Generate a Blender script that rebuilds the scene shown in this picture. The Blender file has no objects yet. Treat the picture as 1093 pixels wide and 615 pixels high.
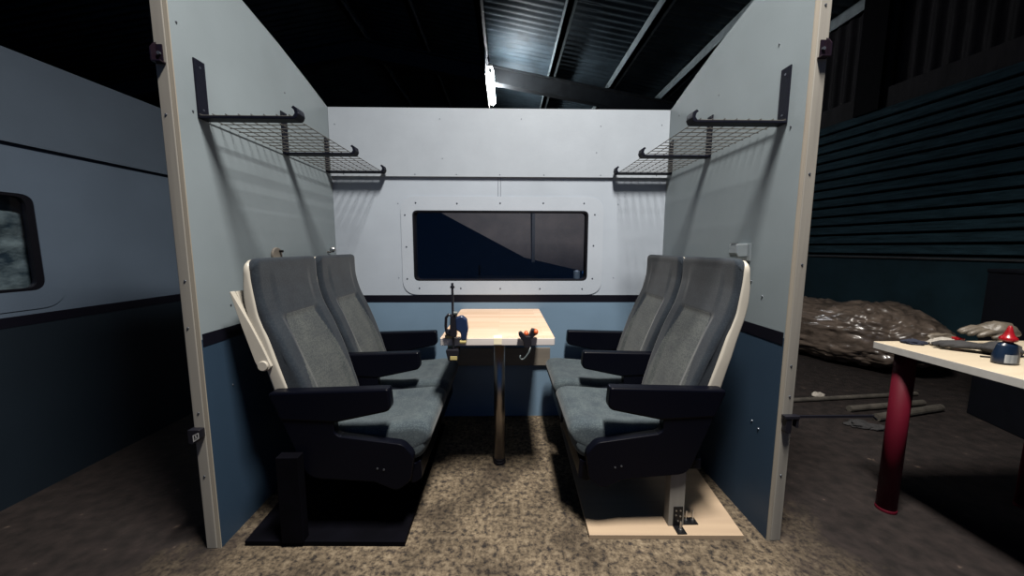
import bpy, bmesh, math, random
from mathutils import Vector, Matrix, noise
random.seed(7)
C = bpy.context.scene.collection
PI = math.pi
XL, XR, YB, YF = -1.10, 1.042, 2.333, 1.27      # bay: left wall, right wall, back wall, front of the side panels
ZS0, ZS1, ZSEAM, ZTOP = .798, .845, 1.607, 2.021  # black stripe, upper board seam, top of the back wall

# ------------------------------------------------------------------ materials
K = .55
def A(c, k=None): return tuple(x*(K if k is None else k) for x in c)
def nmat(name, col, rough=.6, metal=0, var=0, vscale=8, bump=0, bscale=60, spec=.5, col2=None, stretch=(1,1,1), coat=0, detail=6, sheen=0, lo=.35, hi=.65):
    if metal < .5:
        col = A(col); col2 = A(col2) if col2 else None
    m = bpy.data.materials.new(name); m.use_nodes = True
    nt = m.node_tree; b = nt.nodes['Principled BSDF']
    b.inputs['Roughness'].default_value = rough; b.inputs['Metallic'].default_value = metal
    b.inputs['Specular IOR Level'].default_value = spec
    b.inputs['Coat Weight'].default_value = coat
    b.inputs['Sheen Weight'].default_value = sheen
    c = (*col, 1); b.inputs['Base Color'].default_value = c
    tc = nt.nodes.new('ShaderNodeTexCoord'); mp = nt.nodes.new('ShaderNodeMapping')
    mp.inputs['Scale'].default_value = stretch
    nt.links.new(tc.outputs['Object'], mp.inputs['Vector'])
    if var or col2:
        n = nt.nodes.new('ShaderNodeTexNoise'); n.inputs['Scale'].default_value = vscale; n.inputs['Detail'].default_value = detail
        n.inputs['Roughness'].default_value = .65
        nt.links.new(mp.outputs['Vector'], n.inputs['Vector'])
        r = nt.nodes.new('ShaderNodeValToRGB')
        r.color_ramp.elements[0].position = lo; r.color_ramp.elements[1].position = hi
        if col2: r.color_ramp.elements[0].color = (*col2, 1); r.color_ramp.elements[1].color = c
        else:
            r.color_ramp.elements[0].color = tuple(x*(1-var) for x in col)+(1,); r.color_ramp.elements[1].color = tuple(min(1, x*(1+var)) for x in col)+(1,)
        nt.links.new(n.outputs['Fac'], r.inputs['Fac']); nt.links.new(r.outputs['Color'], b.inputs['Base Color'])
    if bump:
        n2 = nt.nodes.new('ShaderNodeTexNoise'); n2.inputs['Scale'].default_value = bscale; n2.inputs['Detail'].default_value = 4
        nt.links.new(mp.outputs['Vector'], n2.inputs['Vector'])
        bp = nt.nodes.new('ShaderNodeBump'); bp.inputs['Strength'].default_value = bump; bp.inputs['Distance'].default_value = .01
        nt.links.new(n2.outputs['Fac'], bp.inputs['Height']); nt.links.new(bp.outputs['Normal'], b.inputs['Normal'])
    return m

def fabric(name, col, spot, dens=.5):
    col, spot = A(col), A(spot)
    """woven moquette: tiny dots in rows over a mottled pile"""
    m = bpy.data.materials.new(name); m.use_nodes = True
    nt = m.node_tree; b = nt.nodes['Principled BSDF']; N = nt.nodes.new; Lk = nt.links.new
    b.inputs['Roughness'].default_value = .92; b.inputs['Specular IOR Level'].default_value = .2
    b.inputs['Sheen Weight'].default_value = .10; b.inputs['Sheen Roughness'].default_value = .5
    tc = N('ShaderNodeTexCoord')
    v = N('ShaderNodeTexVoronoi'); v.inputs['Scale'].default_value = 150; v.inputs['Randomness'].default_value = .7
    Lk(tc.outputs['Object'], v.inputs['Vector'])
    r = N('ShaderNodeValToRGB'); r.color_ramp.elements[0].position = dens*.55; r.color_ramp.elements[1].position = dens
    r.color_ramp.elements[0].color = (*spot, 1); r.color_ramp.elements[1].color = (*col, 1)
    Lk(v.outputs['Distance'], r.inputs['Fac'])
    n = N('ShaderNodeTexNoise'); n.inputs['Scale'].default_value = 14; n.inputs['Detail'].default_value = 5
    Lk(tc.outputs['Object'], n.inputs['Vector'])
    r2 = N('ShaderNodeValToRGB'); r2.color_ramp.elements[0].position = .3; r2.color_ramp.elements[1].position = .7
    r2.color_ramp.elements[0].color = (.72, .74, .78, 1); r2.color_ramp.elements[1].color = (1.2, 1.18, 1.12, 1)
    Lk(n.outputs['Fac'], r2.inputs['Fac'])
    mx = N('ShaderNodeMix'); mx.data_type = 'RGBA'; mx.blend_type = 'MULTIPLY'; mx.inputs[0].default_value = 1
    Lk(r.outputs['Color'], mx.inputs[6]); Lk(r2.outputs['Color'], mx.inputs[7]); Lk(mx.outputs[2], b.inputs['Base Color'])
    bp = N('ShaderNodeBump'); bp.inputs['Strength'].default_value = .25; bp.inputs['Distance'].default_value = .001
    Lk(v.outputs['Distance'], bp.inputs['Height']); Lk(bp.outputs['Normal'], b.inputs['Normal'])
    return m

def wood(name, c1, c2, axis='x', scale=1, rough=.5, staves=0):
    c1, c2 = A(c1), A(c2)
    """long grain along axis; staves = width of edge-glued strips"""
    m = bpy.data.materials.new(name); m.use_nodes = True
    nt = m.node_tree; b = nt.nodes['Principled BSDF']; N = nt.nodes.new; Lk = nt.links.new
    b.inputs['Roughness'].default_value = rough
    tc = N('ShaderNodeTexCoord'); mp = N('ShaderNodeMapping')
    s = {'x': (1.2, 22, 22), 'y': (22, 1.2, 22), 'z': (22, 22, 1.2)}[axis]
    mp.inputs['Scale'].default_value = tuple(q*scale for q in s)
    Lk(tc.outputs['Object'], mp.inputs['Vector'])
    n = N('ShaderNodeTexNoise'); n.inputs['Scale'].default_value = 1.6; n.inputs['Detail'].default_value = 8; n.inputs['Distortion'].default_value = .6
    Lk(mp.outputs['Vector'], n.inputs['Vector'])
    r = N('ShaderNodeValToRGB'); r.color_ramp.elements[0].position = .35; r.color_ramp.elements[1].position = .65
    r.color_ramp.elements[0].color = (*c2, 1); r.color_ramp.elements[1].color = (*c1, 1)
    Lk(n.outputs['Fac'], r.inputs['Fac']); out = r.outputs['Color']
    if staves:
        br = N('ShaderNodeTexBrick'); br.inputs['Scale'].default_value = 1
        br.inputs['Brick Width'].default_value = .42; br.inputs['Row Height'].default_value = staves; br.inputs['Mortar Size'].default_value = .0006
        br.inputs['Color1'].default_value = (1, 1, 1, 1); br.inputs['Color2'].default_value = (.84, .8, .74, 1); br.inputs['Mortar'].default_value = (.7, .62, .5, 1)
        Lk(tc.outputs['Object'], br.inputs['Vector'])
        mx = N('ShaderNodeMix'); mx.data_type = 'RGBA'; mx.blend_type = 'MULTIPLY'; mx.inputs[0].default_value = 1
        Lk(out, mx.inputs[6]); Lk(br.outputs['Color'], mx.inputs[7]); out = mx.outputs[2]
    Lk(out, b.inputs['Base Color'])
    return m

def zoned(name, low, up, z, rough=.5, bump=.05):
    low, up = A(low), A(up)
    """painted sheet: one paint below height z, another above; faint roller texture"""
    m = bpy.data.materials.new(name); m.use_nodes = True
    nt = m.node_tree; b = nt.nodes['Principled BSDF']; N = nt.nodes.new; Lk = nt.links.new
    b.inputs['Roughness'].default_value = rough; b.inputs['Specular IOR Level'].default_value = .3
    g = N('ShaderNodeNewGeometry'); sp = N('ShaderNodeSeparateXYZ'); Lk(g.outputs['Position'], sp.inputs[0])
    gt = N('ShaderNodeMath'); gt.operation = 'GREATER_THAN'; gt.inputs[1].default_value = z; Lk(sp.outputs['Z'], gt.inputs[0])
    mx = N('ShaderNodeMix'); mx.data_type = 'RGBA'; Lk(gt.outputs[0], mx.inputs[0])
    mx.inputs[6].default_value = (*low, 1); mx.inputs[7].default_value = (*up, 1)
    n = N('ShaderNodeTexNoise'); n.inputs['Scale'].default_value = 3; n.inputs['Detail'].default_value = 8; Lk(g.outputs['Position'], n.inputs['Vector'])
    r = N('ShaderNodeValToRGB'); r.color_ramp.elements[0].position = .3; r.color_ramp.elements[1].position = .7
    r.color_ramp.elements[0].color = (.9, .9, .9, 1); r.color_ramp.elements[1].color = (1.05, 1.05, 1.05, 1); Lk(n.outputs['Fac'], r.inputs['Fac'])
    m2 = N('ShaderNodeMix'); m2.data_type = 'RGBA'; m2.blend_type = 'MULTIPLY'; m2.inputs[0].default_value = 1
    Lk(mx.outputs[2], m2.inputs[6]); Lk(r.outputs['Color'], m2.inputs[7]); Lk(m2.outputs[2], b.inputs['Base Color'])
    n2 = N('ShaderNodeTexNoise'); n2.inputs['Scale'].default_value = 140; Lk(g.outputs['Position'], n2.inputs['Vector'])
    bp = N('ShaderNodeBump'); bp.inputs['Strength'].default_value = bump; bp.inputs['Distance'].default_value = .004
    Lk(n2.outputs['Fac'], bp.inputs['Height']); Lk(bp.outputs['Normal'], b.inputs['Normal'])
    return m

def floor_mat():
    m = bpy.data.materials.new('concrete_floor'); m.use_nodes = True
    nt = m.node_tree; b = nt.nodes['Principled BSDF']; N = nt.nodes.new; Lk = nt.links.new
    b.inputs['Roughness'].default_value = .85; b.inputs['Specular IOR Level'].default_value = .25
    g = N('ShaderNodeNewGeometry')
    a = N('ShaderNodeTexNoise'); a.inputs['Scale'].default_value = 44; a.inputs['Detail'].default_value = 7; a.inputs['Roughness'].default_value = .7
    Lk(g.outputs['Position'], a.inputs['Vector'])
    r = N('ShaderNodeValToRGB'); e = r.color_ramp.elements
    e[0].position = .38; e[0].color = (.035, .03, .028, 1); e[1].position = .52; e[1].color = (.25, .2, .13, 1)
    q = e.new(.64); q.color = (.40, .335, .23, 1)
    Lk(a.outputs['Fac'], r.inputs['Fac'])
    # worn concrete inside the set, dirt-covered floor further out
    big = N('ShaderNodeTexNoise'); big.inputs['Scale'].default_value = 5; big.inputs['Detail'].default_value = 6
    Lk(g.outputs['Position'], big.inputs['Vector'])
    rb = N('ShaderNodeValToRGB'); rb.color_ramp.elements[0].position = .33; rb.color_ramp.elements[1].position = .62
    rb.color_ramp.elements[0].color = (.40, .38, .37, 1); rb.color_ramp.elements[1].color = (1.1, 1.08, 1.05, 1)
    Lk(big.outputs['Fac'], rb.inputs['Fac'])
    mx = N('ShaderNodeMix'); mx.data_type = 'RGBA'; mx.blend_type = 'MULTIPLY'; mx.inputs[0].default_value = 1
    Lk(r.outputs['Color'], mx.inputs[6]); Lk(rb.outputs['Color'], mx.inputs[7])
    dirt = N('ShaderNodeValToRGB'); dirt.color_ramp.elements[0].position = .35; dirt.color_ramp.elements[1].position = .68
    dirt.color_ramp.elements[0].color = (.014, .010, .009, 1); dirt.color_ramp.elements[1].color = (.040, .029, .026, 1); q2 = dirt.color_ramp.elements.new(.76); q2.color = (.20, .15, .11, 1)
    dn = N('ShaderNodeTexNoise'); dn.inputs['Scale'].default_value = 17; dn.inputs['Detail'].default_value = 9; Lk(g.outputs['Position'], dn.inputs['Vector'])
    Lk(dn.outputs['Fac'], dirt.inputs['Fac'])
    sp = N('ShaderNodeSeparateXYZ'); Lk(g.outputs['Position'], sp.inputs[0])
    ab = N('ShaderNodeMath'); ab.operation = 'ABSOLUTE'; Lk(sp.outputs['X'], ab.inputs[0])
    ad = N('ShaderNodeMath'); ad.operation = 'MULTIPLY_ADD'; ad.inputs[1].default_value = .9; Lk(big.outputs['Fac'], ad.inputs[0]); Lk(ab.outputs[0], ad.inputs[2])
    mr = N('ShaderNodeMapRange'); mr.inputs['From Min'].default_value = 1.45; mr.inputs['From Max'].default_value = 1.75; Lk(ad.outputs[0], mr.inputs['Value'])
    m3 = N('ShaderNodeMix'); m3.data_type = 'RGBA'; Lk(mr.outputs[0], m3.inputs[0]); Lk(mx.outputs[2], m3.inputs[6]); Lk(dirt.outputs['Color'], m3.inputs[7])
    mk = N('ShaderNodeMix'); mk.data_type = 'RGBA'; mk.blend_type = 'MULTIPLY'; mk.inputs[0].default_value = 1; mk.inputs[7].default_value = (K*.72, K*.70, K*.72, 1)
    Lk(m3.outputs[2], mk.inputs[6]); Lk(mk.outputs[2], b.inputs['Base Color'])
    bp = N('ShaderNodeBump'); bp.inputs['Strength'].default_value = .45; bp.inputs['Distance'].default_value = .01
    Lk(a.outputs['Fac'], bp.inputs['Height']); Lk(bp.outputs['Normal'], b.inputs['Normal'])
    return m

def glass(name, tint=(.9, .93, 1), refl=.1):
    m = bpy.data.materials.new(name); m.use_nodes = True; nt = m.node_tree; nt.nodes.clear(); N = nt.nodes.new; Lk = nt.links.new
    o = N('ShaderNodeOutputMaterial'); t = N('ShaderNodeBsdfTransparent'); t.inputs[0].default_value = (*tint, 1)
    g = N('ShaderNodeBsdfGlossy'); g.inputs['Roughness'].default_value = .03
    lw = N('ShaderNodeLayerWeight'); pw = N('ShaderNodeMath'); pw.operation = 'POWER'; pw.inputs[1].default_value = 5; Lk(lw.outputs['Facing'], pw.inputs[0]); lw.inputs[0].default_value = .5
    f = N('ShaderNodeMath'); f.operation = 'MULTIPLY_ADD'; f.inputs[1].default_value = .9; f.inputs[2].default_value = .035; Lk(pw.outputs[0], f.inputs[0])
    mx = N('ShaderNodeMixShader'); Lk(f.outputs[0], mx.inputs[0]); Lk(t.outputs[0], mx.inputs[1]); Lk(g.outputs[0], mx.inputs[2]); Lk(mx.outputs[0], o.inputs[0])
    return m

def emis(name, col, st):
    m = bpy.data.materials.new(name); m.use_nodes = True; nt = m.node_tree
    b = nt.nodes['Principled BSDF']; b.inputs['Emission Color'].default_value = (*col, 1); b.inputs['Emission Strength'].default_value = st
    b.inputs['Base Color'].default_value = (.8, .8, .8, 1)
    return m

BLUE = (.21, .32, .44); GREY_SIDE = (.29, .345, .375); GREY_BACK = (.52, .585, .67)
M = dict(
  side=zoned('side_wall_paint_shaded_low', (.034, .066, .112), GREY_SIDE, ZS1-.02), back=zoned('back_wall_paint', BLUE, GREY_BACK, ZS1-.02),  # lower side blue darkened to put the weak light there into the paint
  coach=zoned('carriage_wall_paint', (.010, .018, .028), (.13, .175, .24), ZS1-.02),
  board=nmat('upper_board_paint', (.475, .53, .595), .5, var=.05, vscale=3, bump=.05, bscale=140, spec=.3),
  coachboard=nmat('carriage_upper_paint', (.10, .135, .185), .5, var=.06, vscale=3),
  stripe=nmat('black_stripe', (.004, .004, .010), .5, spec=.2),
  frame=nmat('window_frame_paint', (.54, .60, .68), .4, var=.03, vscale=5, spec=.4),
  rubber=nmat('black_rubber', (.004, .004, .008), .5, spec=.2),
  post=wood('softwood_post', (.34, .32, .28), (.24, .225, .20), 'z', .5, .7),
  plyedge=wood('plywood_edge', (.40, .36, .29), (.33, .29, .24), 'z', 1, .7),
  ply=wood('plywood_sheet', (.56, .42, .28), (.46, .34, .23), 'x', .35, .6),
  apron=wood('plywood_apron', (.24, .21, .17), (.17, .15, .13), 'x', .35, .6),
  top=wood('table_top_wood', (1.02, .76, .57), (.90, .65, .47), 'x', .5, .38, .048),
  topedge=wood('table_edge', (.95, .88, .84), (.70, .65, .62), 'x', .6, .5),
  dark_board=nmat('black_painted_board', (.002, .002, .004), .7, var=.3, spec=.04),
  fab=fabric('dark_moquette', (.016, .024, .036), (.026, .036, .048)),
  fab_light=fabric('light_moquette', (.056, .066, .070), (.095, .105, .105), .6),
  fab_seat=fabric('seat_moquette', (.058, .078, .092), (.095, .122, .135), .5),
  plastic=nmat('cream_plastic', (.60, .56, .48), .45, var=.04),
  black=nmat('black_armrest', (.0025, .003, .007), .34, bump=.02, bscale=200, spec=.09),
  steel=nmat('rack_steel', (.005, .006, .014), .5, spec=.1, metal=0, bump=.05),
  wire=nmat('rack_wire', (.10, .095, .085), .45, spec=.3),
  chrome=nmat('chrome_tube', (.34, .31, .29), .33, metal=1),
  screw=nmat('screw_metal', (.10, .11, .13), .4, metal=.8),
  bolt=nmat('bolt_metal', (.5, .5, .5), .3, metal=1),
  bracket=nmat('angle_bracket', (.008, .008, .010), .4, metal=.4),
  red=nmat('red_leg_paint', (.11, .003, .014), .6, var=.1, spec=.15),
  wtop=wood('workbench_top', (.80, .68, .50), (.72, .60, .44), 'x', .5, .45),
  wedge=nmat('workbench_edge', (.50, .49, .47), .5, var=.08, vscale=20),
  steelroof=nmat('roof_sheet', (.09, .13, .16), .6, spec=.3, var=.35, vscale=2.5),
  purlin=nmat('purlin_paint', (.36, .43, .45), .5, var=.25, vscale=9),
  rafter=nmat('rafter_paint', (.035, .04, .045), .6, var=.3),
  plank=nmat('dark_timber_cladding', (.026, .060, .078), .75, spec=.08, var=.45, vscale=7, stretch=(.6, .6, 6), bump=.3, bscale=30),
  rust=nmat('rusty_sheet', (.026, .022, .026), .7, var=.5, vscale=4, spec=.15, col2=(.006, .005, .007), stretch=(3, 3, .5)),
  shed=nmat('shed_sheet', (.008, .008, .010), .8, var=.4, vscale=2),
  teal=nmat('dark_teal_sheet', (.014, .038, .052), .7, spec=.1, var=.25, vscale=3),
  polythene=nmat('dusty_polythene', (.20, .155, .125), .30, var=.5, vscale=6, bump=.6, bscale=9, spec=.8, stretch=(1, 1, 2.5), coat=.35),
  boxmat=nmat('black_box', (.003, .004, .008), .8, var=.2, spec=.1),
  pole=nmat('dusty_pole', (.085, .075, .062), .7, var=.4, vscale=12),
  navy=nmat('navy_cloth', (.010, .016, .040), .9, bump=.6, bscale=50),
  paper=nmat('crumpled_paper', (.50, .46, .40), .7, bump=.6, bscale=60, var=.25, vscale=18),
  tan=nmat('tan_leather', (.15, .125, .095), .5, bump=.4, bscale=50, var=.3, vscale=20),
  greycloth=nmat('grey_cloth', (.035, .034, .036), .9, bump=.6, bscale=50, var=.4, vscale=15),
  bottle=nmat('blue_bottle', (.006, .018, .045), .3),
  cap=nmat('red_cap', (.36, .006, .012), .3), label=nmat('label_white', (.55, .58, .60), .5, col2=(.22, .25, .28), vscale=90, stretch=(1, 1, .01)),
  tin=nmat('grey_tin', (.10, .11, .10), .3, metal=.6, var=.3),
  cblue=nmat('clamp_blue', (.012, .028, .085), .35), cyellow=nmat('clamp_pad', (.60, .50, .20), .5), cgrey=nmat('clamp_grey', (.10, .125, .13), .4),
  corange=nmat('clamp_orange', (.75, .13, .03), .4), cblack=nmat('clamp_black', (.008, .008, .014), .4),
  tape=nmat('masking_tape', (1.2, 1.08, .78), .6, var=.05), hookm=nmat('bracket_purple', (.014, .008, .014), .3, metal=.5),
  logo=nmat('logo_white', (.55, .55, .55), .5), pole_steel=nmat('fitting_metal', (.36, .40, .42), .3, metal=.6),
  twall=nmat('white_batten', (.7, .7, .68), .5), brown=nmat('brown_board', (.055, .042, .036), .6, var=.35, vscale=5),
  pale=nmat('pale_polythene', (.32, .38, .32), .3, col2=(.03, .05, .055), vscale=3.5, stretch=(1, 2, 3.5), bump=.7, bscale=8, spec=.8),
  glass=glass('window_glass'), tube=emis('fluorescent_tube', (.93, .97, 1.0), 130), conc=floor_mat(),
)

# ------------------------------------------------------------------ helpers
ORG = {}
def link(name, bm, mat, parent=None, smooth=False, bevel=0, seg=2, kind=None, solid=0, recalc=True):
    me = bpy.data.meshes.new(name)
    if recalc: bmesh.ops.recalc_face_normals(bm, faces=bm.faces)
    if parent is not None:
        root = parent
        while root.parent: root = root.parent
        bmesh.ops.translate(bm, verts=bm.verts, vec=-Vector(root.location))
    if smooth:
        for f in bm.faces: f.smooth = True
    bm.to_mesh(me); bm.free()
    for m in (mat if isinstance(mat, (list, tuple)) else [mat]): me.materials.append(m)
    o = bpy.data.objects.new(name, me); C.objects.link(o)
    if parent is not None: o.parent = parent
    if bevel:
        b = o.modifiers.new('bevel', 'BEVEL'); b.width = bevel; b.segments = seg; b.limit_method = 'ANGLE'; b.angle_limit = math.radians(40)
        b.harden_normals = False
    if smooth == 'auto':
        for p in me.polygons: p.use_smooth = False
    if kind: o['kind'] = kind
    return o
def thing(name, label, cat, loc, group=None):
    o = bpy.data.objects.new(name, None); C.objects.link(o); o.location = loc; o.empty_display_size = .1
    o['label'] = label; o['category'] = cat
    if group: o['group'] = group
    return o
def tag(o, label, cat, group=None):
    o['label'] = label; o['category'] = cat
    if group: o['group'] = group
    return o
def struct(name, bm, mat, parent=None, **k):
    return link(name, bm, mat, parent, kind=None if parent else 'structure', **k)
def NB(): return bmesh.new()
def box(bm, x0, x1, y0, y1, z0, z1, mat=0):
    r = bmesh.ops.create_cube(bm, size=1)
    for v in r['verts']: v.co = Vector(((x0+x1)/2+v.co.x*(x1-x0), (y0+y1)/2+v.co.y*(y1-y0), (z0+z1)/2+v.co.z*(z1-z0)))
    for f in {f for v in r['verts'] for f in v.link_faces}: f.material_index = mat
    return r['verts']
def cyl(bm, a, b, r, n=16, r2=None, caps=True):
    a, b = Vector(a), Vector(b); d = b-a
    res = bmesh.ops.create_cone(bm, cap_ends=caps, segments=n, radius1=r, radius2=r if r2 is None else r2, depth=d.length)
    q = Vector((0, 0, 1)).rotation_difference(d.normalized()).to_matrix().to_4x4()
    bmesh.ops.transform(bm, matrix=Matrix.Translation((a+b)/2) @ q, verts=res['verts'])
    return res['verts']
def tube(bm, pts, r, n=8):
    pts = [Vector(p) for p in pts]; rings = []
    up = None
    for i, p in enumerate(pts):
        t = (pts[min(i+1, len(pts)-1)]-pts[max(i-1, 0)]).normalized()
        if up is None: up = t.orthogonal().normalized()
        up = (up - t*up.dot(t)).normalized(); s = t.cross(up)
        rr = r[i] if isinstance(r, (list, tuple)) else r
        rings.append([bm.verts.new(p+(up*math.cos(2*PI*k/n)+s*math.sin(2*PI*k/n))*rr) for k in range(n)])
    for a, b in zip(rings, rings[1:]):
        for k in range(n): bm.faces.new((a[k], a[(k+1) % n], b[(k+1) % n], b[k]))
    bm.faces.new(rings[0][::-1]); bm.faces.new(rings[-1])
def fillet(pts, rad, n=5):
    """round polygon corners; rad a number or per-corner list"""
    out = []; N = len(pts)
    for i, p in enumerate(pts):
        r = rad[i] if isinstance(rad, (list, tuple)) else rad
        p = Vector(p); a = Vector(pts[i-1])-p; b = Vector(pts[(i+1) % N])-p
        if r <= 0: out.append(p); continue
        ang = a.angle(b); d = min(r/math.tan(ang/2), a.length*.49, b.length*.49)
        A = p+a.normalized()*d; B = p+b.normalized()*d
        for k in range(n+1):
            t = k/n; out.append(A*(1-t)**2+p*2*t*(1-t)+B*t*t)
    return out
def prism(bm, pts, f, d0, d1):
    """extrude 2-D polygon; f(u, v, d) -> 3-D"""
    A = [bm.verts.new(f(p[0], p[1], d0)) for p in pts]; B = [bm.verts.new(f(p[0], p[1], d1)) for p in pts]
    bm.faces.new(A); bm.faces.new(B[::-1])
    for i in range(len(pts)): j = (i+1) % len(pts); bm.faces.new((A[i], B[i], B[j], A[j]))
def lathe(bm, prof, c, n=20, sx=1, sy=1):
    rings = [[bm.verts.new((c[0]+r*sx*math.cos(2*PI*k/n), c[1]+r*sy*math.sin(2*PI*k/n), c[2]+z)) for k in range(n)] for r, z in prof]
    for a, b in zip(rings, rings[1:]):
        for k in range(n): bm.faces.new((a[k], a[(k+1) % n], b[(k+1) % n], b[k]))
    bm.faces.new(rings[0][::-1]); bm.faces.new(rings[-1])
def resample(pts, step):
    out = []; N = len(pts)
    for i in range(N):
        a, b = Vector(pts[i]), Vector(pts[(i+1) % N]); n = max(1, int((b-a).length/step+.5))
        for k in range(n): out.append(a+(b-a)*k/n)
    return out
def smooth_poly(pts, it=2):
    for _ in range(it):
        pts = [(pts[i-1]+pts[i]*2+pts[(i+1) % len(pts)])*.25 for i in range(len(pts))]
    return pts
def pillow(bm, prof, f, y0, y1, r, ny=26, disp=None, matf=None, core=None):
    """closed (u,v) profile lofted across y with rounded side edges"""
    N = len(prof); area = sum(prof[i-1].x*prof[i].y-prof[i].x*prof[i-1].y for i in range(N)); sg = 1 if area > 0 else -1
    nrm = []
    for i in range(N):
        t = (prof[(i+1) % N]-prof[i-1]).normalized(); nrm.append(Vector((-t.y, t.x))*sg)   # inward
    ys = [r*(1-math.cos(PI/2*k/5)) for k in range(5)]
    mid = [r+(y1-y0-2*r)*k/ny for k in range(ny+1)]
    ys = ys+mid+[(y1-y0)-q for q in reversed(ys)]
    rings = []
    for q in ys:
        e = min(q, (y1-y0)-q); ins = r*(1-math.sqrt(max(0, 1-(1-e/r)**2))) if e < r else 0
        ring = []
        for i in range(N):
            if core:
                c = core(prof[i]); dv = c-prof[i]; L = dv.length
                p = prof[i]+dv*(min(.92, ins/L) if L > 1e-6 else 0)
            else: p = prof[i]+nrm[i]*ins
            if disp: p = p+nrm[i]*disp(prof[i], q/(y1-y0))
            ring.append(bm.verts.new(f(p.x, p.y, y0+q)))
        rings.append(ring)
    for j, (a, b) in enumerate(zip(rings, rings[1:])):
        for k in range(N):
            k2 = (k+1) % N; fc = bm.faces.new((a[k], a[k2], b[k2], b[k]))
            if matf: fc.material_index = matf((prof[k]+prof[k2])*.5, (ys[j]+ys[j+1])/2/(y1-y0))
    bm.faces.new(rings[0][::-1]); bm.faces.new(rings[-1])
def lerp(tab, x):
    if x <= tab[0][0]: return tab[0][1]
    for (a, p), (b, q) in zip(tab, tab[1:]):
        if x <= b: return p+(q-p)*(x-a)/(b-a)
    return tab[-1][1]
def copy_tree(o, parent=None):
    c = o.copy(); C.objects.link(c); c.parent = parent
    for ch in [q for q in bpy.data.objects if q.parent == o]: copy_tree(ch, c)
    return c
def screw(parent, x, y, z, axis, s=.0045, name='screw'):
    bm = NB(); d = {'y': (0, -.0022, 0), 'x': (.0022, 0, 0), '-x': (-.0022, 0, 0)}[axis]
    p = Vector((x, y, z)); D = Vector(d)
    cyl(bm, p-D*.4, p+D, s, 10, s*.75); return link(name, bm, M['screw'], parent, smooth=False)

# ------------------------------------------------------------------ setting: floor
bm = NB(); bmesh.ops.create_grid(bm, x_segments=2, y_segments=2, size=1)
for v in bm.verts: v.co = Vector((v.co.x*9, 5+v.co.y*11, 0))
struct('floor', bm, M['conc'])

# ------------------------------------------------------------------ bay side walls with their timber posts
def side_wall(sgn):
    W = XL if sgn < 0 else XR
    f = lambda y, z, d: (W+sgn*d, y, z)
    prof = [(YF, 0), (YB+.02, 0), (YB+.02, 2.012), (2.10, 2.080), (1.86, 2.140), (1.60, 2.190), (1.40, 2.222), (YF, 2.238)]
    bm = NB(); prism(bm, prof, f, 0, .012)
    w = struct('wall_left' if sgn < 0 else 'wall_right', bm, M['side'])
    bm = NB(); prism(bm, [(YF+.005, ZS0), (YB, ZS0), (YB, ZS1), (YF+.005, ZS1)], f, -.0015, .001); link('stripe', bm, M['stripe'], w)
    for (y, z) in ([(1.328, 1.635), (1.394, .607), (1.883, 1.924), (1.295, 1.906), (1.47, .60), (1.42, .93), (1.47, .905), (2.2, 1.70)] if sgn < 0 else
                   [(1.328, 1.600), (1.42, 1.93), (1.80, 1.90), (1.47, 1.02), (1.40, .965), (1.36, .42), (1.40, .435), (2.2, 1.95)]):
        screw(w, W-sgn*.0005, y, z, 'x' if sgn < 0 else '-x', .004)
    # pale raw edge of the sheet and the post behind it
    bm = NB(); box(bm, *sorted((W, W+sgn*.013)), YF-.004, YF, 0, 2.238); link('board_edge', bm, M['plyedge'], w)
    bm = NB(); box(bm, *sorted((W+sgn*.014, W+sgn*.054)), YF-.006, YF+.062, 0, 2.26)
    p = struct('trim_1' if sgn < 0 else 'trim_2', bm, M['post'], bevel=.003)
    for z in ((.30, .55, .87, 1.04, 1.60, 2.08) if sgn < 0 else (.28, .60, .72, 1.10, 1.42, 1.97)):
        screw(p, W+sgn*(.030+.012*random.random()), YF-.006, z, 'y', .0045)
    return w
side_wall(-1); side_wall(1)

# ------------------------------------------------------------------ bay back wall with window
def holed(bm, outer, hole, f, d0, d1):
    """plate with a hole; outer and hole are point lists, bridged with a fill"""
    for d in (d0, d1):
        eo = []
        for pts in (outer, hole):
            vs = [bm.verts.new(f(p[0], p[1], d)) for p in pts]
            eo += [bm.edges.new((vs[i], vs[(i+1) % len(vs)])) for i in range(len(vs))]
        bmesh.ops.triangle_fill(bm, use_beauty=True, edges=eo)
    bm.verts.ensure_lookup_table(); no = len(outer); nh = len(hole); tot = no+nh
    for base, n in ((0, no), (no, nh)):
        for i in range(n):
            j = (i+1) % n; bm.faces.new([bm.verts[q] for q in (base+i, base+j, tot+base+j, tot+base+i)])
def rrect(x0, x1, z0, z1, r, n=6): return [tuple(p) for p in fillet([(x0, z0), (x1, z0), (x1, z1), (x0, z1)], r, n)]
HX0, HX1, HZ0, HZ1 = -.600, .542, .940, 1.397
fb = lambda x, z, d: (x, YB+d, z)
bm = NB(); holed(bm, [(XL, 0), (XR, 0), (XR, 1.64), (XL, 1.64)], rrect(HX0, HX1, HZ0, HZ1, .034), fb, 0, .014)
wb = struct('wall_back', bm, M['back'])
bm = NB(); box(bm, XL+.001, XR-.001, YB-.0015, YB+.001, ZS0, ZS1); link('stripe', bm, M['stripe'], wb)
bm = NB(); box(bm, XL+.002, XR-.002, YB-.016, YB+.0, ZSEAM, ZTOP); ub = link('upper_board', bm, M['board'], wb)
for x in (-1.02, -.572, -.31, -.035, .247, .61, .97): screw(ub, x, YB-.016, 1.62, 'y', .0035)
for x, z in ((-.409, 1.956), (-.397, 1.718), (.602, 1.921), (.1, 1.96), (-1.09+.03, 1.92), (.99, 1.93), (.58, 1.76)): screw(ub, x, YB-.016, z, 'y', .003)
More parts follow.
